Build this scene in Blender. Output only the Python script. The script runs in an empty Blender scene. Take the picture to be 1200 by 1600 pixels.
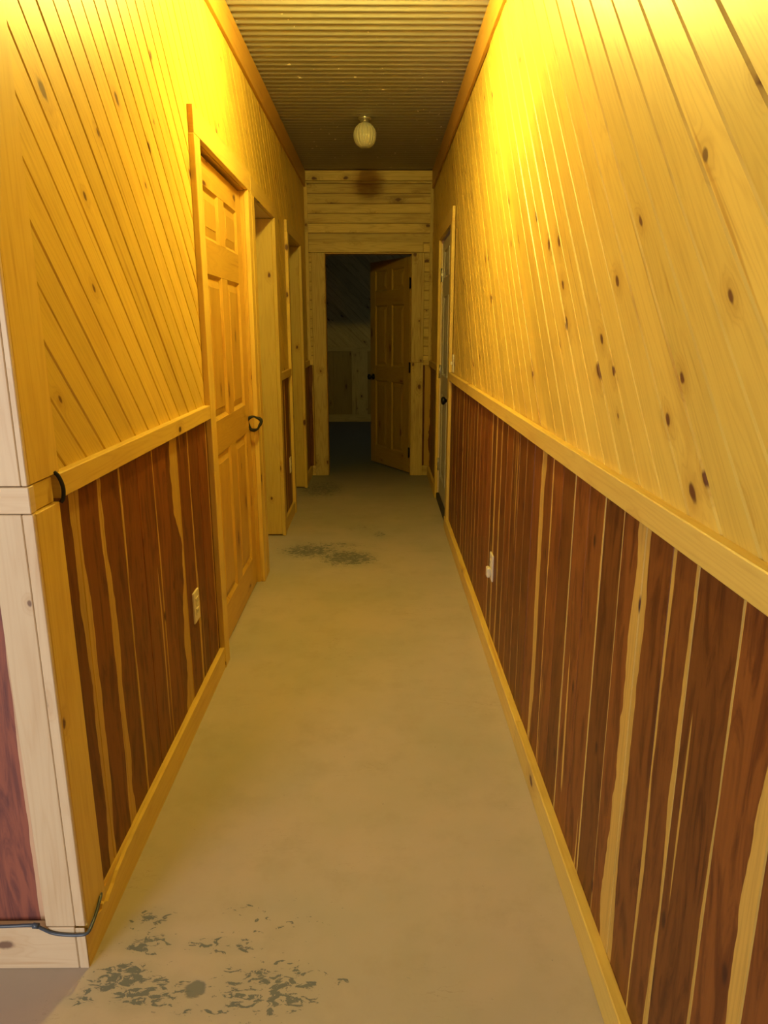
import bpy, bmesh, math, random
from mathutils import Vector, Matrix
random.seed(7)
C = bpy.context.scene.collection

# ------------------------------------------------------------------ camera
F_PX, W_PX, H_PX = 1112.0, 1200, 1600
cam_d = bpy.data.cameras.new('camera')
cam_d.sensor_fit = 'VERTICAL'; cam_d.sensor_height = 24.0
cam_d.lens = 24.0 * F_PX / H_PX
cam_d.clip_start = 0.02
cam = bpy.data.objects.new('camera', cam_d); C.objects.link(cam)
cam.location = (0, 0, 1.39)
cam.rotation_euler = (math.radians(90 - 14.43), 0, math.radians(-0.37))
bpy.context.scene.camera = cam

# ------------------------------------------------------------------ world, light, exposure
vs = bpy.context.scene.view_settings
vs.view_transform = 'Standard'; vs.look = 'None'; vs.gamma = 1.0
vs.use_curve_mapping = False; vs.exposure = 0.0
LAMP_COL = (1.0, 0.755, 0.14); LAMP_STR = 445.0
DAY_COL = (1.0, 0.93, 0.90)
world = bpy.data.worlds.new('world'); bpy.context.scene.world = world
world.use_nodes = True
world.node_tree.nodes['Background'].inputs[0].default_value = (0.8, 0.85, 1.0, 1)
world.node_tree.nodes['Background'].inputs[1].default_value = 0.35

def area(name, loc, target, sx, sy, power, col):
    d = bpy.data.lights.new(name, 'AREA'); d.shape = 'RECTANGLE'
    d.size = sx; d.size_y = sy; d.energy = power; d.color = col
    o = bpy.data.objects.new(name, d); C.objects.link(o); o.location = loc
    o.rotation_euler = (Vector(target) - Vector(loc)).to_track_quat('-Z', 'Y').to_euler()
    return o
# daylight through the wide opening in the back of the front room, and the end room's window
area('warm_side_fill', (-3.42, -1.1, 1.7), (0.4, 1.3, 1.9), 2.6, 1.4, 36, (1.0, 0.85, 0.55))  # unseen warm fill, added to brighten the near right wall
area('daylight_back_opening', (-2.4, -2.92, 1.5), (-1.3, 0.8, 0.9), 1.5, 1.5, 112, (0.98, 0.96, 0.98))
area('daylight_side_room', (-1.72, 4.5, 1.6), (0.4, 4.6, 1.5), 0.6, 0.8, 1.0, (0.72, 0.85, 1.0))
area('daylight_end_room_window', (1.55, 9.5, 1.6), (-1.0, 9.8, 0.2), 1.0, 1.0, 0.7, (0.62, 0.95, 0.85))

# ------------------------------------------------------------------ node helpers
def new_mat(name):
    m = bpy.data.materials.new(name); m.use_nodes = True
    nt = m.node_tree; nt.nodes.clear()
    out = nt.nodes.new('ShaderNodeOutputMaterial')
    bs = nt.nodes.new('ShaderNodeBsdfPrincipled')
    nt.links.new(bs.outputs[0], out.inputs[0])
    return m, nt, bs
class G:
    """small wrapper for writing node graphs as expressions"""
    def __init__(s, nt): s.nt = nt
    def put(s, sock, v):
        if isinstance(v, bpy.types.NodeSocket): s.nt.links.new(v, sock)
        else: sock.default_value = v
    def m(s, op, a, b=0.0, c=0.0, clamp=False):
        n = s.nt.nodes.new('ShaderNodeMath'); n.operation = op; n.use_clamp = clamp
        s.put(n.inputs[0], a); s.put(n.inputs[1], b); s.put(n.inputs[2], c)
        return n.outputs[0]
    def ss(s, x, lo, hi):
        n = s.nt.nodes.new('ShaderNodeMapRange'); n.interpolation_type = 'SMOOTHSTEP'
        s.put(n.inputs[0], x); s.put(n.inputs[1], lo); s.put(n.inputs[2], hi)
        n.inputs[3].default_value = 0; n.inputs[4].default_value = 1
        return n.outputs[0]
    def xyz(s, x, y, z=0.0):
        n = s.nt.nodes.new('ShaderNodeCombineXYZ')
        s.put(n.inputs[0], x); s.put(n.inputs[1], y); s.put(n.inputs[2], z); return n.outputs[0]
    def sep(s, v):
        n = s.nt.nodes.new('ShaderNodeSeparateXYZ'); s.nt.links.new(v, n.inputs[0]); return n.outputs
    def noise(s, v, scale=1.0, detail=3.0, rough=0.5, dist=0.0):
        n = s.nt.nodes.new('ShaderNodeTexNoise')
        s.nt.links.new(v, n.inputs['Vector']); n.inputs['Scale'].default_value = scale
        n.inputs['Detail'].default_value = detail; n.inputs['Roughness'].default_value = rough
        n.inputs['Distortion'].default_value = dist
        return n.outputs[0]
    def voro(s, v, scale=1.0, rnd=1.0):
        n = s.nt.nodes.new('ShaderNodeTexVoronoi'); n.voronoi_dimensions = '2D'
        s.nt.links.new(v, n.inputs['Vector']); n.inputs['Scale'].default_value = scale
        n.inputs['Randomness'].default_value = rnd
        return n.outputs['Distance'], n.outputs['Color']
    def mix(s, f, a, b):
        n = s.nt.nodes.new('ShaderNodeMix'); n.data_type = 'RGBA'
        s.put(n.inputs[0], f); s.put(n.inputs[6], a if not isinstance(a, tuple) else (*a, 1))
        s.put(n.inputs[7], b if not isinstance(b, tuple) else (*b, 1)); return n.outputs[2]
    def scale(s, col, f):
        n = s.nt.nodes.new('ShaderNodeVectorMath'); n.operation = 'SCALE'
        s.nt.links.new(col, n.inputs[0]); s.put(n.inputs[3], f); return n.outputs[0]
    def bump(s, h, strength, dist, bs):
        n = s.nt.nodes.new('ShaderNodeBump'); n.inputs['Strength'].default_value = strength
        n.inputs['Distance'].default_value = dist
        s.nt.links.new(h, n.inputs['Height']); s.nt.links.new(n.outputs[0], bs.inputs['Normal'])
    def wood_in(s):
        uv = s.nt.nodes.new('ShaderNodeUVMap'); uv.uv_map = 'UVMap'
        u, v, _ = s.sep(uv.outputs[0])
        at = s.nt.nodes.new('ShaderNodeAttribute'); at.attribute_name = 'bd'
        r, a, b = s.sep(at.outputs['Color'])
        return u, v, r, a, b, at.outputs['Alpha']

def pine_mat(name, light=(0.68, 0.485, 0.11), dark=(0.50, 0.28, 0.055), knot=(0.13, 0.048, 0.02),
             rough=0.42, knots=0.6, var=0.16, grain=1.0, elong=0.62, knots_at=()):
    m, nt, bs = new_mat(name); g = G(nt)
    u, v, r, a, b, w = g.wood_in()
    z = g.m('MULTIPLY', r, 37.0)
    # knots: sparse ellipses, longer along the board
    uo = g.m('ADD', u, z)
    kd, kc = g.voro(g.xyz(g.m('MULTIPLY', uo, elong), g.m('ADD', v, z), 0.0), 5.5)
    kr, kg, kb = g.sep(kc)
    size = g.m('MULTIPLY_ADD', kg, 0.085, 0.03)
    rel = g.m('DIVIDE', kd, size)
    on = g.m('GREATER_THAN', kr, 1.0 - 0.42 * knots)
    wob = g.noise(g.xyz(g.m('MULTIPLY', uo, 40), g.m('MULTIPLY', v, 40), z), 1.0, 2)
    relw = g.m('MULTIPLY_ADD', g.m('SUBTRACT', wob, 0.5), 0.9, rel)
    core = g.m('MULTIPLY', g.m('SUBTRACT', 1.0, g.ss(relw, 0.45, 1.0)), on)
    halo = g.m('MULTIPLY', g.m('SUBTRACT', 1.0, g.ss(relw, 0.8, 3.4)), on)
    for side, ky, kz, ks in knots_at:
        ge = nt.nodes.new('ShaderNodeNewGeometry'); px, py, pz = g.sep(ge.outputs['Position'])
        dy = g.m('SUBTRACT', py, ky); dz = g.m('SUBTRACT', pz, kz)
        al = g.m('MULTIPLY', g.m('MULTIPLY_ADD', dz, float(side), dy), 0.7071 * 0.5)      # along the board
        ac = g.m('MULTIPLY', g.m('MULTIPLY_ADD', dz, -float(side), dy), 0.7071)
        d_ = g.m('SQRT', g.m('ADD', g.m('MULTIPLY', al, al), g.m('MULTIPLY', ac, ac)))
        rk = g.m('MULTIPLY_ADD', g.m('SUBTRACT', wob, 0.5), 0.9, g.m('DIVIDE', d_, ks))
        sd = g.m('GREATER_THAN', g.m('MULTIPLY', px, float(side)), 0.3)
        core = g.m('MAXIMUM', core, g.m('MULTIPLY', g.m('SUBTRACT', 1.0, g.ss(rk, 0.5, 1.0)), sd))
        halo = g.m('MAXIMUM', halo, g.m('MULTIPLY', g.m('SUBTRACT', 1.0, g.ss(rk, 0.8, 3.8)), sd))
    # cathedral rings from a stretched noise, bent round the knots
    n1 = g.noise(g.xyz(g.m('MULTIPLY', uo, 0.9), g.m('MULTIPLY', v, 11), z), 1.0, 2, 0.5)
    n1 = g.m('MULTIPLY_ADD', halo, 0.12, n1)
    ring = g.m('MULTIPLY_ADD', g.m('SINE', g.m('MULTIPLY', n1, 95.0)), 0.5, 0.5)
    fine = g.noise(g.xyz(g.m('MULTIPLY', uo, 5), g.m('MULTIPLY', v, 160), z), 1.0, 3, 0.6)
    blotch = g.noise(g.xyz(g.m('MULTIPLY', uo, 2.2), g.m('MULTIPLY', v, 9), g.m('ADD', z, 5.0)), 1.0, 3, 0.55)
    f = g.m('MULTIPLY', g.m('POWER', ring, 3.0), 0.22 * grain)
    f = g.m('ADD', f, g.m('MULTIPLY', g.ss(fine, 0.45, 0.75), 0.22 * grain))
    f = g.m('ADD', f, g.m('MULTIPLY', g.ss(blotch, 0.50, 0.78), 0.38 * grain))
    stk = g.noise(g.xyz(g.m('MULTIPLY', uo, 1.3), g.m('MULTIPLY', v, 42), g.m('ADD', z, 11.0)), 1.0, 2, 0.5)
    f = g.m('ADD', f, g.m('MULTIPLY', g.ss(stk, 0.64, 0.76), 0.75 * grain))
    f = g.m('ADD', f, g.m('MULTIPLY', halo, 0.42), clamp=True)
    col = g.mix(f, light, dark)
    tone = g.m('MULTIPLY_ADD', r, var, 1.0 - var * 0.6)
    col = g.scale(col, tone)
    col = g.mix(core, col, knot)
    nt.links.new(col, bs.inputs['Base Color'])
    bs.inputs['Roughness'].default_value = rough
    bs.inputs['Specular IOR Level'].default_value = 0.45
    g.bump(g.m('MULTIPLY_ADD', core, -1.2, fine), 0.10, 0.0015, bs)
    return m

def cedar_mat(name, heart=(0.195, 0.064, 0.013), heart2=(0.090, 0.024, 0.006), sap=(0.56, 0.35, 0.075)):
    m, nt, bs = new_mat(name); g = G(nt)
    u, v, r, sl, sr, w = g.wood_in()
    z = g.m('MULTIPLY', r, 37.0); uo = g.m('ADD', u, z)
    edge = g.noise(g.xyz(g.m('MULTIPLY', uo, 2.1), 0.0, z), 1.0, 4, 0.55)
    k = g.m('MULTIPLY_ADD', edge, 4.4, -1.2)
    l = g.m('MULTIPLY', sl, k); rr = g.m('MULTIPLY', sr, g.m('SUBTRACT', 2.0, k))
    mL = g.m('LESS_THAN', v, l)
    mR = g.m('LESS_THAN', g.m('SUBTRACT', w, v), rr)
    st = g.noise(g.xyz(g.m('MULTIPLY', uo, 0.9), g.m('MULTIPLY', v, 34), g.m('ADD', z, 9.0)), 1.0, 1.5, 0.4)
    mS = g.ss(st, 0.712, 0.725)
    sapm = g.m('MAXIMUM', g.m('MAXIMUM', mL, mR), mS)
    fine = g.noise(g.xyz(g.m('MULTIPLY', uo, 4), g.m('MULTIPLY', v, 130), z), 1.0, 3, 0.6)
    bl = g.noise(g.xyz(g.m('MULTIPLY', uo, 3.6), g.m('MULTIPLY', v, 20), z), 1.0, 5, 0.65, 1.8)
    f = g.m('ADD', g.m('MULTIPLY', g.ss(fine, 0.35, 0.75), 0.30), g.m('MULTIPLY', g.ss(bl, 0.44, 0.66), 0.85), clamp=True)
    kd, kc = g.voro(g.xyz(g.m('MULTIPLY', uo, 0.45), g.m('ADD', v, z), 0.0), 5.0)
    kr, kg, kb = g.sep(kc)
    core = g.m('MULTIPLY', g.m('SUBTRACT', 1.0, g.ss(g.m('DIVIDE', kd, 0.055), 0.3, 1.0)), g.m('GREATER_THAN', kr, 0.6))
    h = g.mix(f, heart, heart2)
    h = g.scale(h, g.m('MULTIPLY_ADD', r, 0.45, 0.78))
    s = g.scale(g.mix(g.ss(fine, 0.4, 0.8), sap, tuple(c * .72 for c in sap)), g.m('MULTIPLY_ADD', r, 0.2, 0.85))
    col = g.mix(sapm, h, s)
    col = g.mix(core, col, (0.05, 0.014, 0.008))
    nt.links.new(col, bs.inputs['Base Color'])
    bs.inputs['Roughness'].default_value = 0.5
    bs.inputs['Specular IOR Level'].default_value = 0.3
    g.bump(fine, 0.10, 0.0012, bs)
    return m

def plain(name, col, rough=0.5, metal=0.0, spec=0.5, bumpy=0.0, bscale=40.0):
    m, nt, bs = new_mat(name); g = G(nt)
    tc = nt.nodes.new('ShaderNodeTexCoord')
    n = g.noise(tc.outputs['Object'], bscale, 3)
    c = g.mix(n, tuple(x * 0.88 for x in col), tuple(min(1, x * 1.1) for x in col))
    nt.links.new(c, bs.inputs['Base Color'])
    bs.inputs['Roughness'].default_value = rough; bs.inputs['Metallic'].default_value = metal
    bs.inputs['Specular IOR Level'].default_value = spec
    if bumpy: g.bump(n, bumpy, 0.002, bs)
    return m

def floor_mat():
    m, nt, bs = new_mat('painted_concrete'); g = G(nt)
    ge = nt.nodes.new('ShaderNodeNewGeometry'); P = ge.outputs['Position']
    x, y, z = g.sep(P)
    big = g.noise(P, 1.3, 4, 0.6); mid = g.noise(P, 6.0, 5, 0.65)
    col = g.mix(g.ss(big, 0.35, 0.68), (0.435, 0.365, 0.31), (0.375, 0.335, 0.275))
    col = g.mix(g.m('MULTIPLY', g.ss(mid, 0.45, 0.75), 0.45), col, (0.33, 0.285, 0.215))
    # where feet have worn the paint: broad areas (x, y, rx, ry, weight)
    spots = [(-0.60, 1.25, 0.06, 0.035, 0.85), (-0.56, 1.43, 0.07, 0.05, 0.70), (-0.54, 1.36, 0.08, 0.04, 0.85), (-0.575, 1.275, 0.09, 0.045, 1.0),
             (-0.50, 1.235, 0.13, 0.05, 0.85), (-0.64, 1.22, 0.06, 0.02, 0.7), (-0.36, 1.355, 0.12, 0.03, 0.8), (-0.27, 1.39, 0.14, 0.03, 0.45), (-0.24, 1.24, 0.16, 0.09, 0.78), (-0.36, 1.20, 0.1, 0.04, 0.55),
             (-0.28, 1.20, 0.08, 0.03, 0.75), (-0.25, 1.44, 0.18, 0.10, 0.45), (-0.45, 4.40, 0.22, 0.17, 1.05), (-0.20, 4.25, 0.21, 0.19, 1.08), (-0.32, 4.52, 0.3, 0.10, 0.7), (0.0, 4.77, 0.05, 0.10, 0.75),
             (-0.52, 6.25, 0.24, 0.4, 0.95), (-0.14, 4.95, 0.16, 0.15, 0.5), (0.30, 1.20, 0.08, 0.06, 0.35)]
    zone = None
    for sx, sy, rx, ry, wt in spots:
        dx = g.m('DIVIDE', g.m('SUBTRACT', x, sx), rx); dy = g.m('DIVIDE', g.m('SUBTRACT', y, sy), ry)
        d = g.m('SQRT', g.m('ADD', g.m('MULTIPLY', dx, dx), g.m('MULTIPLY', dy, dy)))
        s_ = g.m('MULTIPLY', g.m('SUBTRACT', 1.0, g.ss(d, 0.25, 1.55)), wt)
        zone = s_ if zone is None else g.m('MAXIMUM', zone, s_)
    chip = g.noise(g.xyz(g.m('MULTIPLY', x, 30), g.m('MULTIPLY', y, 62), 0.0), 1.0, 6, 0.68, 0.9)
    # the chipping noise is centred on .5; the more worn the zone, the lower the threshold
    thr = g.m('MULTIPLY_ADD', zone, -0.28, 0.735)
    worn = g.ss(g.m('SUBTRACT', chip, thr), 0.0, 0.018)
    pit = g.noise(P, 70, 2); pm = g.ss(pit, 0.75, 0.79)
    # one solid round bare spot
    dx = g.m('SUBTRACT', x, -0.402); dy = g.m('SUBTRACT', y, 1.243)
    d = g.m('SQRT', g.m('ADD', g.m('MULTIPLY', dx, dx), g.m('MULTIPLY', g.m('MULTIPLY', dy, dy), 1.3)))
    d = g.m('MULTIPLY_ADD', g.m('SUBTRACT', chip, 0.5), 0.03, d)
    worn = g.m('MAXIMUM', worn, g.m('MULTIPLY', g.m('SUBTRACT', 1.0, g.ss(d, 0.018, 0.026)), 0.9))
    worn = g.m('MAXIMUM', worn, g.m('MULTIPLY', pm, 0.5))
    # scuffs: thin curved scratches
    sc = g.noise(g.xyz(g.m('MULTIPLY', x, 3.0), g.m('MULTIPLY', y, 16.0), 3.0), 1.0, 4, 0.6, 1.5)
    scm = g.m('SUBTRACT', 1.0, g.ss(g.m('ABSOLUTE', g.m('SUBTRACT', sc, 0.5)), 0.0, 0.006))
    scz = g.ss(g.noise(P, 2.3, 2), 0.52, 0.66)
    grime = g.m('MULTIPLY', g.m('MULTIPLY', scm, scz), 0.35)
    # green-grey dirt round the worn areas
    col = g.mix(g.m('MULTIPLY', g.ss(zone, 0.05, 0.8), 0.28), col, (0.27, 0.275, 0.225))
    col = g.mix(grime, col, (0.17, 0.14, 0.10))
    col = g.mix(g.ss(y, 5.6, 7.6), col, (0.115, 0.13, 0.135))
    col = g.mix(worn, col, (0.14, 0.15, 0.155))
    nt.links.new(col, bs.inputs['Base Color'])
    bs.inputs['Roughness'].default_value = 0.55
    bs.inputs['Specular IOR Level'].default_value = 0.25
    h = g.m('MULTIPLY_ADD', worn, -1.0, g.m('MULTIPLY', mid, 0.35))
    g.bump(h, 0.35, 0.003, bs)
    return m

def ceiling_mat():
    m, nt, bs = new_mat('galvanised_sheet'); g = G(nt)
    ge = nt.nodes.new('ShaderNodeNewGeometry'); P = ge.outputs['Position']
    n = g.noise(P, 3.0, 3)
    col = g.mix(n, (0.31, 0.305, 0.29), (0.40, 0.395, 0.38))
    x, y, z = g.sep(P)
    sp = g.noise(g.xyz(g.m('MULTIPLY', x, 26), g.m('MULTIPLY', y, 44), 0.0), 1.0, 2, 0.5)
    cl = g.noise(P, 2.6, 1)
    s_ = g.m('MULTIPLY', g.ss(sp, 0.70, 0.715), g.ss(cl, 0.40, 0.52))
    col = g.mix(s_, col, (0.85, 0.83, 0.75))
    nt.links.new(col, bs.inputs['Base Color'])
    nt.links.new(g.m('MULTIPLY', g.m('SUBTRACT', 1.0, s_), 0.40), bs.inputs['Metallic'])
    bs.inputs['Roughness'].default_value = 0.42
    return m

# side (+1 right wall, -1 left wall), y, z, half-width of each dark knot
KNOTS = [(1, 1.159, 1.642, .010), (1, 1.522, 1.484, .009), (1, 1.913, 1.404, .013), (1, 1.506, 1.305, .009), (1, 1.198, 1.242, .009), (1, 1.077, 1.143, .012),
         (1, 1.161, 1.314, .008), (1, 1.601, 1.368, .009), (1, 2.317, 1.249, .010), (1, 2.05, 1.62, .012),
         (-1, 1.76, 1.683, .007), (-1, 1.76, 1.483, .007), (-1, 2.368, 2.172, .009), (-1, 2.226, 1.79, .006), (-1, 1.517, 1.245, .007)]
PINE = pine_mat('pine_boards')
PINE_PANEL = pine_mat('pine_tongue_and_groove', light=(0.70, 0.50, 0.095), dark=(0.46, 0.26, 0.04), knots=0.6, var=0.20, knots_at=KNOTS)
PINE_DOOR = pine_mat('pine_door', light=(0.60, 0.37, 0.065), dark=(0.42, 0.20, 0.03), knots=2.0, rough=0.38, elong=0.33)
PINE_END = pine_mat('weathered_pine', light=(0.62, 0.47, 0.17), dark=(0.36, 0.23, 0.065), knots=1.0, var=0.3, grain=1.5, rough=0.55)
PINE_DARK = pine_mat('dark_pine', light=(0.38, 0.25, 0.055), dark=(0.24, 0.13, 0.03), knots=1.3, elong=0.33)  # darker, browner pine for the end door and the end room wainscot
PINE_PALE = pine_mat('pale_pine', light=(0.68, 0.54, 0.36), dark=(0.56, 0.39, 0.23), knot=(0.20, 0.12, 0.08), knots=1.3, var=0.08, rough=0.5)
PINE_END_GRAIN = pine_mat('orange_pine', light=(0.50, 0.28, 0.05), dark=(0.38, 0.18, 0.03), knots=0.2)
CEDAR = cedar_mat('aromatic_cedar')
CEDAR_PALE = cedar_mat('unvarnished_cedar', heart=(0.25, 0.085, 0.06), heart2=(0.12, 0.045, 0.045), sap=(0.58, 0.38, 0.25))
BACK = plain('rough_framing', (0.30, 0.2, 0.11), 0.8)
DARKB = plain('black_iron', (0.012, 0.011, 0.012), 0.35, 0.6)
CORD = plain('black_cord', (0.008, 0.008, 0.010), 0.7)
CABLE = plain('slate_cable', (0.055, 0.075, 0.11), 0.35)
STEEL = plain('satin_steel', (0.62, 0.60, 0.55), 0.3, 0.9)
IVORY = plain('ivory_plastic', (0.72, 0.64, 0.44), 0.35)
SLOT = plain('dark_slot', (0.02, 0.018, 0.015), 0.6)
WHITE_PAINT = plain('white_door_paint', (0.50, 0.48, 0.47), 0.38)
RUBBER = plain('dirty_threshold', (0.04, 0.032, 0.025), 0.8, bumpy=0.4)
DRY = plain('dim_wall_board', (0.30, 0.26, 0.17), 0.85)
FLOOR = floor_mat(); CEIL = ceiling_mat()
GLOBE, nt, bs = new_mat('milk_glass'); g = G(nt)
bs.inputs['Base Color'].default_value = (0.52, 0.50, 0.42, 1); bs.inputs['Roughness'].default_value = 0.10
bs.inputs['Subsurface Weight'].default_value = 0.35; bs.inputs['Subsurface Radius'].default_value = (0.03, 0.025, 0.015)
bs.inputs['Coat Weight'].default_value = 0.3
LIT = bpy.data.materials.new('lit_milk_glass'); LIT.use_nodes = True
nt = LIT.node_tree; nt.nodes.clear()
e = nt.nodes.new('ShaderNodeEmission'); o_ = nt.nodes.new('ShaderNodeOutputMaterial')
e.inputs[0].default_value = (*LAMP_COL, 1); e.inputs[1].default_value = LAMP_STR
nt.links.new(e.outputs[0], o_.inputs[0])

# ------------------------------------------------------------------ mesh helpers
class MB:
    """collects shapes into one mesh with board UVs (metres) and the per-board attribute 'bd'"""
    def __init__(s):
        s.bm = bmesh.new(); s.uv = s.bm.loops.layers.uv.new('UVMap')
        s.bd = s.bm.loops.layers.float_color.new('bd')
    def face(s, pts, uvs, bd, smooth=False, mi=0):
        vs_ = [s.bm.verts.new(p) for p in pts]
        try: f = s.bm.faces.new(vs_)
        except ValueError: return None
        for l, q in zip(f.loops, uvs): l[s.uv].uv = q; l[s.bd] = bd
        f.smooth = smooth; f.material_index = mi
        return f
    def board(s, lo, hi, along='z', across=None, bd=None, ch=0.0015, mi=0, M=None, taper=None):
        """axis-aligned chamfered board; grain runs along the given axis"""
        lo = Vector(lo); hi = Vector(hi); ax = {'x': 0, 'y': 1, 'z': 2}
        A = ax[along]
        if bd is None: bd = (random.random(), 0, 0, 1)
        dims = hi - lo
        others = [i for i in range(3) if i != A]
        Bx = others[0] if dims[others[0]] >= dims[others[1]] else others[1]
        Cx = [i for i in others if i != Bx][0]
        ch = min(ch, min(dims) * 0.3)
        tmp = bmesh.new(); bmesh.ops.create_cube(tmp, size=1)
        for v in tmp.verts: v.co = Vector([lo[i] + (v.co[i] + 0.5) * dims[i] for i in range(3)])
        if ch > 0: bmesh.ops.bevel(tmp, geom=tmp.edges[:], offset=ch, segments=1, affect='EDGES')
        r0 = bd[0] * 3
        for f in tmp.faces:
            n = f.normal; f.normal_update(); n = f.normal
            pts = [v.co.copy() for v in f.verts]; uvs = []
            for p in pts:
                q = p - lo
                across_v = q[Bx] if abs(n[Bx]) < 0.7 else q[Cx] + dims[Bx]
                along_v = q[A]
                if abs(n[A]) > 0.7: along_v = q[Cx] * 0.3
                uvs.append((along_v + r0, across_v))
            if M is not None: pts = [M @ p for p in pts]
            s.face(pts, uvs, bd, mi=mi)
        tmp.free()
    def prism(s, poly, fmap, n0, n1, bd=None, mi=0):
        """polygon (a,b) extruded between n0 and n1 through fmap(a,b,n)"""
        if bd is None: bd = (random.random(), 0, 0, 1)
        s.face([fmap(a, b, n1) for a, b in poly], poly, bd, mi=mi)
        s.face([fmap(a, b, n0) for a, b in reversed(poly)], poly[::-1], bd, mi=mi)
        k = len(poly)
        for i in range(k):
            p, q = poly[i], poly[(i + 1) % k]
            s.face([fmap(*p, n0), fmap(*q, n0), fmap(*q, n1), fmap(*p, n1)], [p, q, q, p], bd, mi=mi)
    def lathe(s, prof, M, seg=32, rib=0, ribd=0.0, mi=0):
        rings = []
        for r, z in prof:
            ring = []
            for k in range(seg):
                t = 2 * math.pi * k / seg
                rr = r * (1 + (ribd * abs(math.sin(t * rib / 2)) if rib else 0))
                ring.append(s.bm.verts.new(M @ Vector((rr * math.cos(t), rr * math.sin(t), z))))
            rings.append(ring)
        for i in range(len(rings) - 1):
            for k in range(seg):
                f = s.bm.faces.new((rings[i][k], rings[i][(k + 1) % seg], rings[i + 1][(k + 1) % seg], rings[i + 1][k]))
                f.smooth = True; f.material_index = mi
        for ring in (rings[0], rings[-1]):
            f = s.bm.faces.new(ring); f.material_index = mi
    def tube(s, pts, r, seg=10, closed=False, mi=0):
        pts = [Vector(p) for p in pts]; n = len(pts); rings = []
        up = Vector((0.13, 0.21, 1)).normalized(); prev = None
        for i in range(n):
            a = pts[(i - 1) % n] if (closed or i > 0) else pts[i]
            b = pts[(i + 1) % n] if (closed or i < n - 1) else pts[i]
            t = (b - a).normalized()
            x = (prev - t * prev.dot(t)).normalized() if prev else t.cross(up).normalized()
            y = t.cross(x); prev = x
            rr = r[i] if isinstance(r, (list, tuple)) else r
            rings.append([s.bm.verts.new(pts[i] + x * rr * math.cos(2 * math.pi * k / seg) + y * rr * math.sin(2 * math.pi * k / seg)) for k in range(seg)])
        for i in range(n if closed else n - 1):
            A_, B_ = rings[i], rings[(i + 1) % n]
            for k in range(seg):
                f = s.bm.faces.new((A_[k], A_[(k + 1) % seg], B_[(k + 1) % seg], B_[k])); f.smooth = True; f.material_index = mi
        if not closed:
            s.bm.faces.new(rings[0][::-1]); s.bm.faces.new(rings[-1])
    def build(s, name, mats, parent=None, M=None, recalc=True):
        if recalc: bmesh.ops.recalc_face_normals(s.bm, faces=s.bm.faces[:])
        me = bpy.data.meshes.new(name); s.bm.to_mesh(me); s.bm.free()
        for m in (mats if isinstance(mats, (list, tuple)) else [mats]): me.materials.append(m)
        o = bpy.data.objects.new(name, me); C.objects.link(o)
        if parent is not None: o.parent = parent
        if M is not None: o.matrix_local = M
        return o

def tag(o, label, cat, group=None, kind=None):
    o['label'] = label; o['category'] = cat
    if group: o['group'] = group
    if kind: o['kind'] = kind
    return o
def struct(o, label, cat): return tag(o, label, cat, None, 'structure')
def empty(name, loc=(0, 0, 0)):
    o = bpy.data.objects.new(name, None); C.objects.link(o); o.location = loc; o.empty_display_size = 0.1
    return o

def clip(poly, f, keep_ge, c):
    """keep the part of poly where f(p) >= c (or <= c)"""
    out = []; k = len(poly)
    for i in range(k):
        p, q = poly[i], poly[(i + 1) % k]; fp, fq = f(p) - c, f(q) - c
        if not keep_ge: fp, fq = -fp, -fq
        if fp >= 0: out.append(p)
        if (fp > 0 and fq < 0) or (fp < 0 and fq > 0):
            t = fp / (fp - fq); out.append((p[0] + (q[0] - p[0]) * t, p[1] + (q[1] - p[1]) * t))
    return out

def planking(mb, rects, cf, af, seams, fmap, bds, g=0.005, depth=0.004, mi=0, step=None):
    """V-jointed planks. cf(a,b): position across the planks, af(a,b): along. seams: sorted cross positions"""
    for i in range(len(seams) - 1):
        c0, c1 = seams[i], seams[i + 1]; bd = bds(i, c1 - c0)
        dz = random.uniform(-0.0006, 0.0006); st_ = step(c0) if step else 0.0
        for r in rects:
            base = [(r[0], r[2]), (r[1], r[2]), (r[1], r[3]), (r[0], r[3])]
            for lo, hi, kind in ((c0, c0 + g, 0), (c0 + g, c1 - g, 1), (c1 - g, c1, 2)):
                p = clip(base, lambda q: cf(*q), True, lo)
                if len(p) < 3: continue
                p = clip(p, lambda q: cf(*q), False, hi)
                if len(p) < 3: continue
                def dep(q):
                    c = cf(*q)
                    e = min(c - c0, c1 - c)
                    return st_ - depth * max(0.0, 1 - e / g) + (dz if e > 1e-6 else 0) * min(1, e / g)
                mb.face([fmap(a, b, dep((a, b))) for a, b in p], [(af(a, b), cf(a, b) - c0) for a, b in p], bd, mi=mi)

def seams_from(start, step, n): return [start + step * i for i in range(n)]
def rnd_bd(i, w): return (random.random(), 0, 0, w)
def sap_bd(table):
    def f(i, w):
        if i in table: return (random.random(), table[i][0], table[i][1], w)
        a = random.choice([0, 0, 0.004, 0.009, 0.022]); b = random.choice([0, 0, 0, 0.006, 0.014])
        return (random.random(), a, b, w)
    return f

# ------------------------------------------------------------------ dimensions
XL, XR = -0.672, 0.487          # wall faces
YC, YE = 1.31, 6.867            # near corner of the left wall, end wall face
ZC = 2.757
RZ0, RZ1 = 1.053, 1.105         # chair rail
D1 = (2.845, 3.83); D2 = (4.00, 4.745); D3 = (5.45, 6.28); DW = (4.955, 5.885)
ZO = 2.055
YB = -3.0                        # back of the front room

# floor
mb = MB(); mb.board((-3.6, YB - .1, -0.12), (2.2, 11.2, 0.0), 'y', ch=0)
struct(mb.build('floor', FLOOR), 'tan painted concrete floor with grey chipped patches where the paint has worn away', 'floor')

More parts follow.
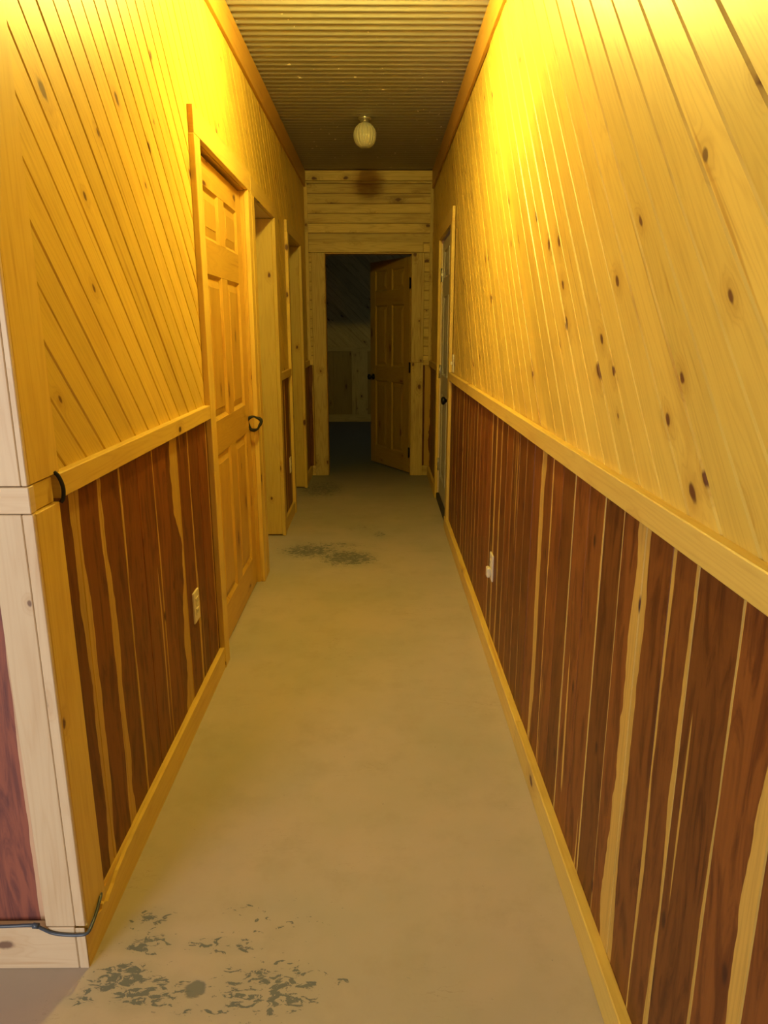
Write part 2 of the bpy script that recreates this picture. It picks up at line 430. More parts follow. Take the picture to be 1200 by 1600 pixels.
# ceiling: corrugated sheet, ridges across the hall
mb = MB(); n = int((YE + 0.05 - 1.2) / 0.067 * 10); ys = [1.2 + (YE + 0.05 - 1.2) * i / n for i in range(n + 1)]
def cz(y): return ZC + 0.0075 * math.cos(2 * math.pi * (y - 3.50) / 0.067)
for i in range(n):
    f = mb.face([(-0.80, ys[i], cz(ys[i])), (0.62, ys[i], cz(ys[i])), (0.62, ys[i + 1], cz(ys[i + 1])), (-0.80, ys[i + 1], cz(ys[i + 1]))],
            [(0, 0)] * 4, (0.5, 0, 0, 1), smooth=True)
bmesh.ops.remove_doubles(mb.bm, verts=mb.bm.verts[:], dist=1e-5)
mb.board((-3.6, YB - .1, 2.80), (2.2, 11.2, 2.86), 'y', ch=0, mi=1)
struct(mb.build('ceiling', [CEIL, BACK], recalc=False), 'dark corrugated metal ceiling with ridges running across the hall', 'ceiling')

# ------------------------------------------------------------------ left wall
mL = lambda a, b, n_: (XL + n_, a, b)          # a = y, b = z
rectsU = [(YC + .01, D1[0] - .03, RZ0, ZC), (D1[0] - .03, D1[1] + .03, ZO + .02, ZC), (D1[1] + .03, D2[0] - .03, RZ0, ZC),
          (D2[0] - .03, D2[1] + .03, ZO + .02, ZC), (D2[1] + .03, D3[0] - .03, RZ0, ZC), (D3[0] - .03, D3[1] + .03, ZO + .02, ZC),
          (D3[1] + .03, YE + .02, RZ0, ZC)]
rectsLo = [(YC + .01, D1[0] - .03, 0, RZ0 + .02), (D1[1] + .03, D2[0] - .03, 0, RZ0 + .02),
           (D2[1] + .03, D3[0] - .03, 0, RZ0 + .02), (D3[1] + .03, YE + .02, 0, RZ0 + .02)]
mb = MB()
planking(mb, rectsU, lambda a, b: a + b, lambda a, b: (b - a) * .7071 , seams_from(3.06 - 0.1125 * 7, 0.1125, 75), mL, rnd_bd, g=0.0055, depth=0.0045)
for y0, y1 in ((YC + .03, D1[0] - .02), (D1[1] + .02, D2[0] - .02), (D2[1] + .02, D3[0] - .02), (D3[1] + .02, YE + .12)):
    mb.board((XL - 0.12, y0, 0), (XL - 0.006, y1, 2.80), 'z', ch=0, mi=1)
for y0, y1 in (D1, D2, D3): mb.board((XL - 0.12, y0 - .02, ZO + .02), (XL - 0.006, y1 + .02, 2.80), 'y', ch=0, mi=1)
wl = struct(mb.build('wall_left', [PINE_PANEL, BACK], recalc=False), 'left hall wall of diagonal varnished pine boards over red cedar wainscot', 'wall')
for me_ in (wl,): pass
mb = MB()
sL = [1.30, 1.40, 1.529, 1.668, 1.80, 1.938, 2.075, 2.205, 2.335, 2.47, 2.605, 2.74, 2.88] + [3.0 + .13 * i for i in range(32)]
tabL = {1: (0.0, 0.022), 2: (0.02, 0.012), 3: (0.034, 0.0), 4: (0.012, 0.0), 5: (0.0, 0.0), 6: (0.006, 0.0), 7: (0.0, 0.062), 8: (0.004, 0.0), 9: (0.02, 0.0), 10: (0.0, 0.008)}
planking(mb, rectsLo, lambda a, b: a, lambda a, b: b, sL, mL, sap_bd(tabL), g=0.002, depth=0.004)
mb.build('wainscot', CEDAR, wl, recalc=False)

# ------------------------------------------------------------------ right wall
mR = lambda a, b, n_: (XR - n_, a, b)
mb = MB()
rU = [(YB, DW[0] - .02, RZ0, ZC), (DW[0] - .02, DW[1] + .02, ZO + .02, ZC), (DW[1] + .02, YE + .02, RZ0, ZC)]
rU2 = [(a, b, c, min(d, ZC)) for a, b, c, d in rU]
planking(mb, rU2, lambda a, b: b - a, lambda a, b: (a + b) * .7071, seams_from(0.677 - 0.1085 * 62, 0.1085, 110), mR, rnd_bd, g=0.0055, depth=0.0045, step=lambda c: -0.005 if c < -0.99 else 0.0)
for y0, y1 in ((YB, DW[0] - .01), (DW[1] + .01, YE + .12)):
    mb.board((XR + .006, y0, 0), (XR + .13, y1, 2.80), 'z', ch=0, mi=1)
mb.board((XR + .006, DW[0] - .01, ZO + .01), (XR + .13, DW[1] + .01, 2.80), 'y', ch=0, mi=1)
wr = struct(mb.build('wall_right', [PINE_PANEL, BACK], recalc=False), 'right hall wall of diagonal yellow pine boards above red cedar wainscot', 'wall')
mb = MB()
base = [0.645, 0.758, 0.884, 1.022, 1.122, 1.243, 1.362]
sR = [0.645 - .12 * i for i in range(32, 0, -1)] + base + [1.362 + 0.1195 * i for i in range(1, 48)]
k0 = 32
tabR = {k0: (0.0, 0.0), k0 + 1: (0.024, 0.004), k0 + 2: (0.005, 0.0), k0 + 3: (0.014, 0.012), k0 + 4: (0.0, 0.020), k0 + 5: (0.050, 0.0), k0 + 6: (0.004, 0.0),
        k0 + 7: (0.006, 0), k0 + 8: (0, 0.0), k0 + 9: (0.009, 0), k0 + 10: (0, 0.012), k0 + 11: (0.0, 0.03), k0 + 12: (0.014, 0), k0 + 13: (0, 0.006)}
rLo = [(YB, DW[0] - .02, 0, RZ0 + .02), (DW[1] + .02, YE + .02, 0, RZ0 + .02)]
planking(mb, rLo, lambda a, b: a, lambda a, b: b, sR, mR, sap_bd(tabR), g=0.002, depth=0.004)
mb.build('wainscot', CEDAR, wr, recalc=False)

# ------------------------------------------------------------------ end wall
mE = lambda a, b, n_: (a, YE - n_, b)
OX = (-0.494, 0.297)
mb = MB()
rE = [(XL - .02, XR + .02, ZO + .02, 2.70), (XL - .02, OX[0] - .03, RZ0, ZO + .02), (OX[1] + .03, XR + .02, RZ0, ZO + .02)]
planking(mb, rE, lambda a, b: b, lambda a, b: a, seams_from(2.645 - 0.0832 * 20, 0.0832, 23), mE, rnd_bd, g=0.006, depth=0.009)
for lo, hi in (((-.85, YE + .006, 0), (OX[0] - .02, YE + .12, 2.80)), ((OX[1] + .02, YE + .006, 0), (.65, YE + .12, 2.80)), ((OX[0] - .02, YE + .006, ZO + .02), (OX[1] + .02, YE + .12, 2.80))):
    mb.board(lo, hi, 'z', ch=0, mi=1)
we = struct(mb.build('wall_far', [PINE_END, BACK], recalc=False), 'end wall of horizontal weathered pine boards above and beside the dark doorway', 'wall')
mb = MB()
planking(mb, [(XL - .02, OX[0] - .03, 0, RZ0 + .02), (OX[1] + .03, XR + .02, 0, RZ0 + .02)], lambda a, b: a, lambda a, b: b,
         [-0.72, -0.625, -0.56, -0.45, 0.30, 0.432, 0.53], mE, sap_bd({0: (0, 0.012), 1: (0.0, 0), 2: (0, 0), 3: (0, 0), 4: (0.0, 0.0), 5: (0.05, 0)}), g=0.002, depth=0.004)
mb.build('wainscot', CEDAR, we, recalc=False)

# ------------------------------------------------------------------ front wall (faces the camera, left of the hall)
mF = lambda a, b, n_: (a, YC + 0.012 - n_, b)
mb = MB()
planking(mb, [(-3.5, XL, RZ0, 2.757)], lambda a, b: b, lambda a, b: a, seams_from(1.06, 0.20, 10), mF, rnd_bd, g=0.003, depth=0.003)
mb.board((-3.5, YC + .018, 0), (XL - .006, YC + .14, 2.80), 'z', ch=0, mi=1)
wf = struct(mb.build('wall_front', [PINE_PALE, BACK], recalc=False), 'pale pine and cedar wall facing us at the left edge, round the hall corner', 'wall')
mb = MB()
planking(mb, [(-3.5, XL - .01, 0, RZ0 + .02)], lambda a, b: a, lambda a, b: b, [-0.748 + .1385 * i for i in range(-20, 2)], mF, sap_bd({20: (0.0, 0.0), 19: (0.0, 0.008)}), g=0.002, depth=0.004)
mb.build('wainscot', CEDAR_PALE, wf, recalc=False)

# rest of the front room: left wall opened for the added fill, back wall opened for daylight
mb = MB()
for lo, hi in (((-3.6, YB, 0), (-3.5, -2.5, 2.8)), ((-3.6, .3, 0), (-3.5, YC + .1, 2.8)), ((-3.6, -2.5, 0), (-3.5, .3, .7)), ((-3.6, -2.5, 2.45), (-3.5, .3, 2.8))): mb.board(lo, hi, 'z', ch=0)
struct(mb.build('wall_side', [DRY]), 'plain left side wall of the front room with an opening added for the side fill light', 'wall')
mb = MB()
for lo, hi in (((-3.5, YB - .1, 0), (-3.2, YB, 2.8)), ((-1.6, YB - .1, 0), (XR, YB, 2.8)), ((-3.2, YB - .1, 2.4), (-1.6, YB, 2.8)), ((-3.2, YB - .1, 0), (-1.6, YB, .6))):
    mb.board(lo, hi, 'z', ch=0)
struct(mb.build('wall_back', [DRY]), 'back wall of the front room with a wide window opening behind the camera', 'wall')

# ------------------------------------------------------------------ end room beyond the doorway
mb = MB()
mG = lambda a, b, n_: (a, 11.03 - n_, b)
planking(mb, [(-2.2, 1.7, 1.10, 2.76)], lambda a, b: a + b, lambda a, b: (b - a) * .7, seams_from(-2, .14, 60), mG, rnd_bd)
mb.board((-2.3, 11.04, 0), (1.8, 11.14, 2.8), 'x', ch=0, mi=1)
er = struct(mb.build('wall_end_room', [PINE_END, BACK], recalc=False), 'dim back wall of the unlit room seen through the end doorway', 'wall')
mb = MB()
planking(mb, [(-2.2, 1.7, 0.0, 1.10)], lambda a, b: a, lambda a, b: b, [-2.2 + .3 * i for i in range(14)], mG, sap_bd({7: (0, 0), 6: (0, .05)}), g=.003)
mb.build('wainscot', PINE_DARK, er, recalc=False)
mb = MB(); mb.board((-2.2, 11.01, 1.06), (1.7, 11.03, 1.12), 'x'); mb.build('chair_rail', PINE_END, er)
mb = MB(); mb.board((-2.2, 11.005, 0.0), (1.7, 11.03, 0.11), 'x'); mb.build('baseboard', PINE_END, er)
mb = MB(); mb.board((-0.42, 11.005, 0.11), (-0.18, 11.028, 1.06), 'z'); mb.build('board', PINE_END, er)
mb = MB()
for lo, hi in (((-2.2, 6.99, 0), (-2.1, 11.04, 2.8)), ((1.6, 6.99, 0), (1.7, 8.9, 2.8)), ((1.6, 10.1, 0), (1.7, 11.04, 2.8)),
               ((1.6, 8.9, 0), (1.7, 10.1, 1.0)), ((1.6, 8.9, 2.2), (1.7, 10.1, 2.8)), ((-2.2, 6.99, 0), (-.8, 7.05, 2.8)), ((.6, 6.99, 0), (1.7, 7.05, 2.8))):
    mb.board(lo, hi, 'z', ch=0)
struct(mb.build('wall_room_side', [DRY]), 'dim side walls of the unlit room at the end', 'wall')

# ------------------------------------------------------------------ trims
def trim(name, lo, hi, along, mat, label, cat='trim', extra=None, ch=0.002):
    mb = MB(); mb.board(lo, hi, along, ch=ch)
    if extra:
        for e_ in extra: mb.board(*e_, ch=ch)
    return struct(mb.build(name, mat), label, cat)
trim('trim_1', (XL - .002, 1.427, RZ0), (-0.652, D1[0] - .085, RZ1), 'y', PINE, 'pine chair rail on the left wall between the corner and the closed door', 'chair rail')
trim('trim_2', (XL - .002, D2[1] + .09, RZ0), (-0.652, D3[0] - .07, RZ1), 'y', PINE, 'short pine chair rail on the left wall between the two far doorways', 'chair rail')
trim('trim_3', (0.467, YB, RZ0), (XR + .002, DW[0] - .105, RZ1), 'y', PINE, 'long pine chair rail along the right wall', 'chair rail')
trim('trim_4', (XL - .002, YC - .0, 2.615), (-0.655, YE, ZC - .008), 'y', PINE_END_GRAIN, 'orange pine board under the ceiling along the left wall', 'ceiling trim')
trim('trim_5', (0.4725, YB + .1, 2.60), (XR + .002, YE, ZC - .008), 'y', PINE_END_GRAIN, 'orange pine board under the ceiling along the right wall', 'ceiling trim')
trim('trim_6', (XL + .017, YE - .020, 2.664), (XR - .0145, YE + .002, ZC - .010), 'x', PINE_END, 'top board of the end wall under the ceiling', 'ceiling trim',
     [((XL + .001, YE - .012, 2.645), (XR, YE + .001, 2.662), 'x')])
trim('trim_7', (XL + .0, YE - .013, RZ1 - .04), (XL + .030, YE + .001, 2.644), 'z', PINE_END, 'narrow vertical batten at the left edge of the end wall', 'batten')
trim('trim_8', (XR - .026, YE - .013, RZ1 - .04), (XR, YE + .001, 2.644), 'z', PINE_END, 'narrow vertical batten at the right edge of the end wall', 'batten')
trim('trim_9', (XL, YE - .016, RZ0 + .005), (OX[0] - .128, YE + .001, RZ1), 'x', PINE_END, 'stub of chair rail on the end wall left of the doorway', 'chair rail')
trim('trim_10', (OX[1] + .118, YE - .016, RZ0 + .005), (XR, YE + .001, RZ1), 'x', PINE_END, 'stub of chair rail on the end wall right of the doorway', 'chair rail')
trim('trim_11', (XL - .002, D3[1] + .1, RZ0), (-0.652, YE - .02, RZ1), 'y', PINE, 'stub of chair rail on the left wall beside the end wall', 'chair rail')
trim('trim_12', (0.467, DW[1] + .1, RZ0), (XR + .002, YE - .02, RZ1), 'y', PINE, 'short chair rail on the right wall beyond the white door', 'chair rail')
trim('trim_20', (XL - .002, D1[1] + .075, RZ0 - .0), (-0.652, D2[0] - .085, RZ1 - .0), 'y', PINE, 'tiny piece of chair rail between the closed door and the first open doorway', 'chair rail')
# hall corner: boards on the hall side
mb = MB()
mb.board((XL - .004, YC + .0, 0.095), (-0.651, 1.412, RZ0 - .003), 'z')
struct(mb.build('trim_13', PINE), 'flat pine corner board of the left wall below the chair rail', 'corner board')
mb = MB(); mb.board((XL - .004, YC + .0, RZ1 + .001), (-0.6555, 1.436, 2.615), 'z')
struct(mb.build('trim_14', PINE), 'wide pine corner board of the left wall above the chair rail', 'corner board')
mb = MB(); mb.board((XL - .002, YC + .010, RZ0 - .001), (-0.659, 1.405, RZ1 - .002), 'y')
struct(mb.build('trim_15', PINE), 'short recessed pine block where the left chair rail meets the corner', 'corner block')
# corner, side facing the camera
mb = MB()
mb.board((-0.738, YC - .012, 0.112), (-0.6735, YC + .0105, RZ0 - .002), 'z')
mb.board((-0.6725, YC - .012, 0.112), (-0.6515, YC - .001, RZ0 - .002), 'z')
struct(mb.build('trim_16', PINE_PALE), 'pale knotty corner board facing us below the rail at the left edge', 'corner board')
mb = MB()
mb.board((-0.80, YC - .012, 1.468), (-0.6675, YC + .0105, 2.74), 'z')
mb.board((-0.80, YC - .012, RZ1 + .001), (-0.6675, YC + .0105, 1.4665), 'z')
mb.board((-0.6665, YC - .012, RZ1 + .001), (-0.655, YC - .001, 2.74), 'z')
struct(mb.build('trim_17', PINE_PALE), 'pale pine board facing us above the rail at the left edge', 'corner board')
mb = MB(); mb.board((-3.5, YC - .013, RZ0), (-0.6535, YC + .0095, RZ1 - .001), 'x')
struct(mb.build('trim_18', PINE_PALE), 'pale pine chair rail facing us at the left edge', 'chair rail')
# baseboards
mb = MB()
mb.board((XL - .002, YC - .010, 0), (-0.6625, D1[0] - .085, 0.092), 'y')
top = [(2.74, .092), (1.63, .092), (1.60, .089), (1.565, .0915), (1.535, .086), (1.50, .083), (1.47, .071), (1.44, .066), (1.425, .060), (1.41, .074), (1.398, .078), (1.39, .070), (1.375, .075), (1.36, .088), (1.345, .0915), (YC - .010, .092)]
top[0] = (D1[0] - .085, .092)
mb.prism([(YC - .010, 0.0), (D1[0] - .085, 0.0)] + top, lambda a, b, n_: (n_, a, b), -0.6622, -0.653)
for e_ in (((XL - .002, D1[1] + .075, 0), (-0.655, D2[0] - .085, 0.092), 'y'), ((XL - .002, D2[1] + .09, 0), (-0.655, D3[0] - .07, 0.092), 'y'), ((XL - .002, D3[1] + .1, 0), (-0.655, YE - .01, 0.092), 'y')): mb.board(*e_)
struct(mb.build('baseboard_left', PINE), 'pine baseboard with a chipped top edge along the near left wall', 'baseboard')
trim('baseboard_right', (0.462, YB, 0), (XR + .002, 2.18, 0.088), 'y', PINE, 'pine baseboard along the right wall', 'baseboard',
     [((0.4625, 2.182, 0), (XR + .002, DW[0] - .0, 0.086), 'y'), ((0.464, DW[1] + .1, 0), (XR + .002, YE - .01, 0.086), 'y')], ch=0.003)
trim('baseboard_front', (-3.5, YC - .014, 0), (-0.6745, YC + .009, 0.110), 'x', PINE_PALE, 'pale whitish baseboard facing us at the lower left corner', 'baseboard',
     [((-0.6735, YC - .013, 0), (-0.6535, YC - .0105, 0.108), 'z')])
trim('baseboard_far', (XL + .02, YE - .018, 0), (OX[0] - .127, YE, 0.095), 'x', PINE_END, 'short baseboard pieces on both sides of the end doorway', 'baseboard',
     [((OX[1] + .117, YE - .018, 0), (XR - .02, YE, 0.095), 'x')])

# ------------------------------------------------------------------ doors
def panel_leaf(w, cols, rows, h, t, mat, parent, M):
    """six-panel leaf: local x along the width, z up, thickness from y=-t to y=0"""
    mb = MB()
    xs = [0, cols[0][0], cols[0][1], cols[1][0], cols[1][1], w]
    mb.board((0, -t, 0), (xs[1], 0, h), 'z'); mb.board((xs[4], -t, 0), (w, 0, h), 'z')
    edges = [0] + [z for r in rows for z in r] + [h]
    for i in range(0, len(edges), 2): mb.board((xs[1], -t, edges[i]), (xs[4], 0, edges[i + 1]), 'x')
    for z0, z1 in rows: mb.board((xs[2], -t, z0), (xs[3], 0, z1), 'z')
    leaf = mb.build('door_leaf', mat, parent, M)
    for z0, z1 in rows:
        for x0, x1 in cols:
            mb = MB(); bd = (random.random(), 0, 0, 1); r0 = bd[0] * 3
            for sgn, y0 in ((1, 0.0), (-1, -t)):
                def P(x, z, d): return (x, y0 - sgn * d, z)
                # moulded edge, flat ledge, bevel up to the raised field
                steps = [(0.0, 0.0015), (0.010, 0.010), (0.014, 0.012), (0.046, 0.005), (0.047, 0.0035)]
                for (i0, d0), (i1, d1) in zip(steps, steps[1:]):
                    A_ = [(x0 + i0, z0 + i0), (x1 - i0, z0 + i0), (x1 - i0, z1 - i0), (x0 + i0, z1 - i0)]
                    B_ = [(x0 + i1, z0 + i1), (x1 - i1, z0 + i1), (x1 - i1, z1 - i1), (x0 + i1, z1 - i1)]
                    for k in range(4):
                        k2 = (k + 1) % 4
                        mb.face([P(*A_[k], d0), P(*A_[k2], d0), P(*B_[k2], d1), P(*B_[k], d1)],
                                [(A_[k][1] + r0, A_[k][0]), (A_[k2][1] + r0, A_[k2][0]), (B_[k2][1] + r0, B_[k2][0]), (B_[k][1] + r0, B_[k][0])], bd)
                i1, d1 = steps[-1]
                B_ = [(x0 + i1, z0 + i1), (x1 - i1, z0 + i1), (x1 - i1, z1 - i1), (x0 + i1, z1 - i1)]
                mb.face([P(*q, d1) for q in B_], [(q[1] + r0, q[0]) for q in B_], bd)
            mb.build('raised_panel', mat, leaf)
    return leaf
ROWS = [(0.180, 0.865), (1.010, 1.605), (1.742, 1.937)]
def fixed(lo, hi): return None

# door 1: closed six-panel door, left wall
d1 = empty('door_1', (XL, (D1[0] + D1[1]) / 2, 0)); struct(d1, 'closed knotty pine six-panel door on the left with a black cord loop', 'door')
def pm(parent, name, boards, mat, ch=0.002):
    mb = MB()
    for b_ in boards: mb.board(*b_, ch=ch)
    o = mb.build(name, mat, parent); o.matrix_parent_inverse = Matrix.Translation(parent.location).inverted()
    return o
FX = -0.650
pm(d1, 'jamb', [((XL - .12, D1[0] - .019, 0), (XL - .001, D1[0] + .004, ZO), 'z'), ((XL - .12, D1[1] - .014, 0), (XL - .001, D1[1] + .019, ZO), 'z'), ((XL - .12, D1[0] - .019, ZO + .001), (XL - .001, D1[1] + .019, ZO + .019), 'y')], PINE_DOOR)
pm(d1, 'door_stop', [((XL - .07, D1[0] + .005, 0), (XL - .056, D1[0] + .016, ZO), 'z')], PINE_DOOR)
pm(d1, 'casing', [((XL - .001, D1[0] - .085, 0), (FX, D1[0] - .003, ZO + .003), 'z')], PINE)
pm(d1, 'casing', [((XL - .001, D1[1] - .010, 0), (FX, D1[1] + .072, ZO + .003), 'z')], PINE)
hd = pm(d1, 'header_board', [((XL - .001, D1[0] - .080, ZO + .004), (FX - .001, D1[1] + .072, ZO + .098), 'y')], PINE)
hd.data.materials.append(PINE_END_GRAIN)
for f_ in hd.data.polygons:
    if abs(f_.normal.y) > .8: f_.material_index = 1
Md = Matrix.Translation((XL - .020, 3.815, 0.008)) @ Matrix.Rotation(math.radians(-90), 4, 'Z')   # local x -> -y, local +y -> +x
Md = Matrix.Translation(-Vector(d1.location)) @ Md
W1 = 0.915
def ycol(y0, y1): return (3.815 - y1, 3.815 - y0)
leaf = panel_leaf(W1, [ycol(3.41, 3.695), ycol(3.01, 3.29)], [(a - .008, b - .008) for a, b in ROWS], 2.036, 0.035, PINE_DOOR, d1, Md)
# cord loop used as a pull, beside the free edge
mb = MB(); pts = []
for k in range(28):
    t = 2 * math.pi * k / 28
    r = 0.036 * (1 + .10 * math.sin(3 * t + .6) + .05 * math.sin(5 * t))
    pts.append((-0.664 + r * .95 * math.cos(t), 3.775 + .006 * math.sin(2 * t), 0.906 + r * math.sin(t)))
mb.tube(pts, [0.0075 + .0022 * math.sin(7 * i) for i in range(28)], 8, True)
for k in range(10):
    t = k / 9; 
mb.tube([(-0.690, 3.775, 0.885), (-0.699, 3.774, 0.892), (-0.697, 3.777, 0.925)], 0.005, 8)
o = mb.build('cord_pull', CORD, d1); o.matrix_parent_inverse = Matrix.Translation(d1.location).inverted(); o['label'] = 'black knotted cord loop'

# doorways 2 and 3 on the left, with their leaves swung into the rooms behind
def doorway(name, D, label, nearw, farw, head):
    d = empty(name, (XL, (D[0] + D[1]) / 2, 0)); struct(d, label, 'doorway')
    pm(d, 'jamb', [((XL - .125, D[0] - .019, 0), (XL - .001, D[0], ZO), 'z'), ((XL - .125, D[1], 0.010), (XL - .001, D[1] + .019, ZO), 'z'), ((XL - .125, D[0] - .019, ZO + .001), (XL - .001, D[1] + .019, ZO + .019), 'y')], PINE)
    pm(d, 'casing', [((XL - .001, D[0] - nearw, 0), (FX, D[0] - .005, ZO + .003), 'z')], PINE)
    pm(d, 'casing', [((XL - .001, D[1] + .004, 0), (FX, D[1] + farw, ZO + .003), 'z')], PINE)
    pm(d, 'header_board', [((XL - .001, D[0] - nearw + .008, ZO + .004), (FX - .003, D[1] + farw - .006, ZO + head), 'y')], PINE)
    M = Matrix.Translation(-Vector(d.location)) @ Matrix.Translation((XL - .128, D[1] + .001, 0.012)) @ Matrix.Rotation(math.radians(180), 4, 'Z')
    w = D[1] - D[0]
    panel_leaf(w, [(.105, w / 2 - .05), (w / 2 + .05, w - .105)], ROWS, 2.03, 0.035, PINE_DOOR, d, M)
    return d
doorway('door_2', D2, 'first open doorway on the left just past the closed door', .088, .088, .09)
doorway('door_3', D3, 'second open doorway on the left near the end wall', .068, .095, .085)
# closed-in spaces behind the left doorways
mb = MB()
for lo, hi in (((-1.85, 3.9, 0), (-1.8, 6.9, 2.8)), ((-1.8, 3.85, 0), (-.8, 3.9, 2.8)), ((-1.8, 5.0, 0), (-.8, 5.05, 2.8)), ((-1.8, 6.9, 0), (-.8, 6.95, 2.8))):
    mb.board(lo, hi, 'z', ch=0)
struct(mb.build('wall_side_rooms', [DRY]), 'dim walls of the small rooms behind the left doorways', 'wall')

# door 4: doorway in the end wall with a six-panel door swung inwards
d4 = empty('door_4', ((OX[0] + OX[1]) / 2, YE, 0)); struct(d4, 'open knotty pine six-panel door in the doorway at the hall end', 'door')
pm(d4, 'jamb', [((OX[0] - .019, YE - .001, 0), (OX[0], YE + .12, ZO - .003), 'z'), ((OX[1], YE - .001, 0), (OX[1] + .019, YE + .12, ZO - .003), 'z'), ((OX[0] - .019, YE - .001, ZO - .002), (OX[1] + .019, YE + .12, ZO + .017), 'x')], PINE_DOOR)
pm(d4, 'casing', [((OX[0] - .126, YE - .022, 0), (OX[0] - .004, YE - .001, ZO + .006), 'z')], PINE_END)
pm(d4, 'casing', [((OX[1] + .004, YE - .022, 0), (OX[1] + .116, YE - .001, RZ0 + .03), 'z'), ((OX[1] + .004, YE - .022, RZ0 + .0315), (OX[1] + .116, YE - .001, ZO + .006), 'z')], PINE_END)
pm(d4, 'header_board', [((OX[0] - .145, YE - .024, ZO + .008), (OX[1] + .103, YE - .001, ZO + .098), 'x')], PINE_END)
ang = math.atan2(0.655, -0.372)
Mh = Matrix.Translation(-Vector(d4.location)) @ Matrix.Translation((OX[1] - .010, YE + .065, 0.012)) @ Matrix.Rotation(ang, 4, 'Z')
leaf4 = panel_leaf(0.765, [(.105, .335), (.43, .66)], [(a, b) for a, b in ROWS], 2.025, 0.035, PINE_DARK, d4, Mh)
def lever(parent, x, z, side, mat, name='door_handle', ball=True):
    mb = MB()
    R = Matrix.Translation((x, 0 if side > 0 else -0.035, z)) @ Matrix.Rotation(math.radians(-90 if side > 0 else 90), 4, 'X')
    prof = [(0.001, 0), (0.031, 0), (0.031, 0.005), (0.024, 0.010), (0.012, 0.014), (0.011, 0.030), (0.018, 0.036), (0.027, 0.044), (0.029, 0.052), (0.026, 0.060), (0.016, 0.066), (0.002, 0.068)]
    mb.lathe(prof, R, 28)
    o = mb.build(name, mat, parent); return o
lever(leaf4, 0.765 - .062, 0.895, 1, DARKB, 'door_knob'); lever(leaf4, 0.765 - .062, 0.895, -1, DARKB, 'door_knob')
for z in (0.20, 1.02, 1.79):
    mb = MB(); mb.board((-0.012, -.036, z - .047), (0.006, 0.004, z + .047), 'z', ch=.001)
    mb.tube([(-.008, .006, z - .05), (-.008, .006, z + .05)], .0065, 10)
    mb.build('hinge', DARKB, leaf4)

# door 5: white metal door in the right wall, hinges at the far side
d5 = empty('door_5', (XR, (DW[0] + DW[1]) / 2, 0)); struct(d5, 'closed greyish white door in the right wall with a dark knob', 'door')
pm(d5, 'jamb', [((XR + .001, DW[0] - .009, 0), (XR + .125, DW[0] + .012, ZO), 'z'), ((XR + .001, DW[1] - .012, 0), (XR + .125, DW[1] + .009, ZO), 'z'), ((XR + .001, DW[0] - .009, ZO + .001), (XR + .125, DW[1] + .009, ZO + .009), 'y')], PINE_PALE)
pm(d5, 'casing', [((0.466, DW[0] - .095, RZ1 + .0), (XR + .001, DW[0] + .004, ZO + .002), 'z'), ((0.468, DW[0] - .100, 0.0), (XR + .001, DW[0] + .004, RZ1 - .001), 'z')], PINE)
pm(d5, 'casing', [((0.466, DW[1] - .004, 0), (XR + .001, DW[1] + .095, ZO + .002), 'z')], PINE)
pm(d5, 'header_board', [((0.469, DW[0] - .085, ZO + .003), (XR + .001, DW[1] + .09, ZO + .095), 'y')], PINE)
pm(d5, 'threshold', [((0.478, DW[0] + .013, 0), (XR + .12, DW[1] - .013, 0.050), 'y')], RUBBER, .004)
M5 = Matrix.Translation(-Vector(d5.location)) @ Matrix.Translation((XR + .012, DW[0] + .014, 0.056)) @ Matrix.Rotation(math.radians(90), 4, 'Z')
leaf5 = panel_leaf(0.90, [(.115, .385), (.515, .785)], [(a - .03, b - .03) for a, b in ROWS], 1.985, 0.040, WHITE_PAINT, d5, M5)
lever(leaf5, 0.062, 0.845, 1, DARKB, 'door_knob')
for z in (0.24, 1.0, 1.74):
    mb = MB(); mb.board((0.890, -.001, z - .05), (0.903, 0.005, z + .05), 'z', ch=.001)
    mb.tube([(.902, .009, z - .052), (.902, .009, z + .052)], .008, 10); mb.build('hinge', STEEL, leaf5)

# ------------------------------------------------------------------ ceiling lamps
def lamp(y, lit, label):
    x = -0.094
    t = empty('ceiling_lamp', (x, y, 2.749)); tag(t, label, 'ceiling lamp', 'porcelain ceiling lamps along the hall')
    mb = MB(); mb.lathe([(0.002, 0), (0.043, 0), (0.043, -.006), (0.040, -.010), (0.034, -.012), (0.002, -.012)], Matrix(), 32)
    mb.build('canopy', STEEL, t)
    mb = MB(); mb.lathe([(0.020, -.010), (0.031, -.012), (0.030, -.030), (0.033, -.034), (0.033, -.040), (0.002, -.040)], Matrix(), 32)
    mb.build('lamp_holder', STEEL, t)
    mb = MB(); prof = [(0.031, -.036), (0.040, -.0375)]
    for k in range(0, 17):
        a = math.radians(32 + (178 - 32) * k / 16)
        prof.append((max(0.0725 * math.sin(a) ** 0.82, .001), -0.1075 + 0.0765 * math.cos(a)))
    mb.lathe(prof, Matrix(), 160, 20, 0.06)
    mb.build('glass_globe', LIT if lit else GLOBE, t)
    return t
lamp(5.236, False, 'unlit ribbed milk-glass globe lamp on the ceiling near the end wall')
lamp(2.88, True, 'glowing globe lamp on the ceiling just above the top edge of the view')

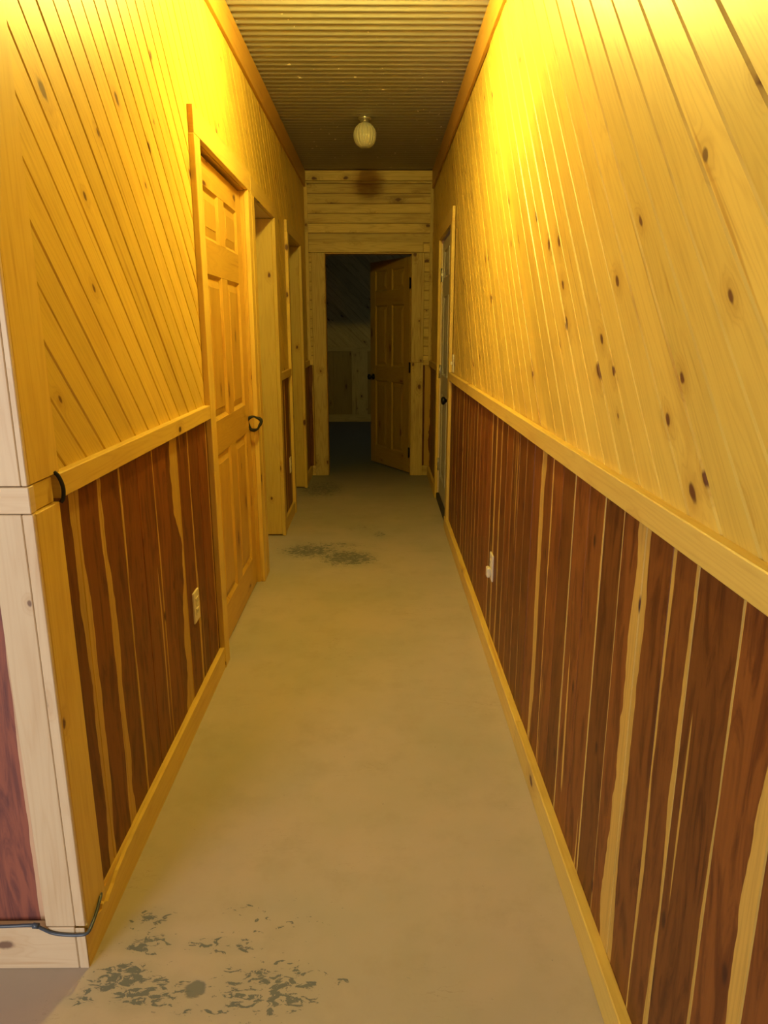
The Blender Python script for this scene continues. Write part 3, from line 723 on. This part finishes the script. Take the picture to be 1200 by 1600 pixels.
# ------------------------------------------------------------------ outlets and switch
def outlet(y, z, side, label, cat='outlet', name='electrical_outlet', h=.116, w=.072, toggle=False, cover=False):
    x = XL if side > 0 else XR
    t = empty(name, (x, y, z)); tag(t, label, cat, 'ivory wall outlets' if cat == 'outlet' else None)
    s_ = side
    def bx(nm, x0, x1, y0, y1, z0, z1, mat, par=t, ch=.0015):
        mb = MB(); a, b = sorted((s_ * x0, s_ * x1)); mb.board((a, y0, z0), (b, y1, z1), 'z', ch=ch)
        return mb.build(nm, mat, par)
    bx('cover_plate', -.002, .006, -w / 2, w / 2, -h / 2, h / 2, IVORY, ch=.002)
    if toggle:
        bx('toggle', .006, .018, -.005, .005, -.010, .012, IVORY); bx('slot', .0055, .0066, -.007, .007, -.016, .016, SLOT, ch=0)
    else:
        for dz in (-.020, .020):
            r = bx('receptacle', .005, .0085, -.016, .016, dz - .014, dz + .014, IVORY)
            for dy in (-.0065, .0065): bx('slot', .008, .0088, dy - .0012, dy + .0012, dz - .004, dz + .006, SLOT, r, 0)
    if cover: bx('safety_cap', .0085, .024, -.019, .019, -.045, -.002, IVORY, ch=.004)
    return t
outlet(2.433, 0.412, 1, 'ivory outlet on cedar in the near left wall beside the closed door')
outlet(2.925, 0.392, -1, 'ivory outlet with a plug-in cap on the right wall cedar', cover=True)
outlet(5.28, 0.400, 1, 'small ivory outlet on the left wall between the two far doorways')
outlet(4.775, 1.170, -1, 'ivory light switch above the right chair rail beside the white door', 'switch', 'light_switch', toggle=True, w=.07, h=.115)

# ------------------------------------------------------------------ cables
def bez(pts, n=12):
    out = []
    P = [Vector(p) for p in pts]; P = [P[0]] + P + [P[-1]]
    for i in range(1, len(P) - 2):
        for k in range(n):
            t = k / n; a, b, c, d = P[i - 1], P[i], P[i + 1], P[i + 2]
            out.append(0.5 * ((2 * b) + (c - a) * t + (2 * a - 5 * b + 4 * c - d) * t * t + (3 * b - a - 3 * c + d) * t ** 3))
    out.append(P[-2]); return out
mb = MB()
y_ = YC - .018
mb.tube(bez([(-1.6, y_ + .003, .116), (-1.1, y_ + .003, .116), (-0.86, y_ + .002, .117), (-0.775, y_ + .002, .120), (-0.757, y_ - .001, .122), (-0.742, y_, .112), (-0.722, y_, .101), (-0.695, y_ - .001, .097), (-0.665, y_ - .001, .096), (-0.646, y_ + .004, .098),
              (-0.6445, 1.327, .102), (-0.6455, 1.352, .108), (-0.648, 1.378, .115), (-0.652, 1.392, .112), (-0.660, 1.398, .099), (-0.6625, 1.40, .093)]), 0.0036, 10)
mb.tube([(-.762, y_ - .0, .121), (-.750, y_ - .0, .120)], .0062, 10)
tag(mb.build('cable', CABLE), 'slate blue cable lying on the front baseboard and wrapping round the corner', 'cable')
mb = MB()
mb.tube(bez([(-0.6565, 1.4135, RZ1 + .006), (-0.6500, 1.4155, RZ1 - .002), (-0.6455, 1.419, RZ1 - .018), (-0.6445, 1.421, RZ0 + .018), (-0.6465, 1.420, RZ0 + .002), (-0.6515, 1.4185, RZ0 - .006)]), 0.0042, 10)
tag(mb.build('cable', CORD), 'short black cable loop at the near end of the left chair rail', 'cable')
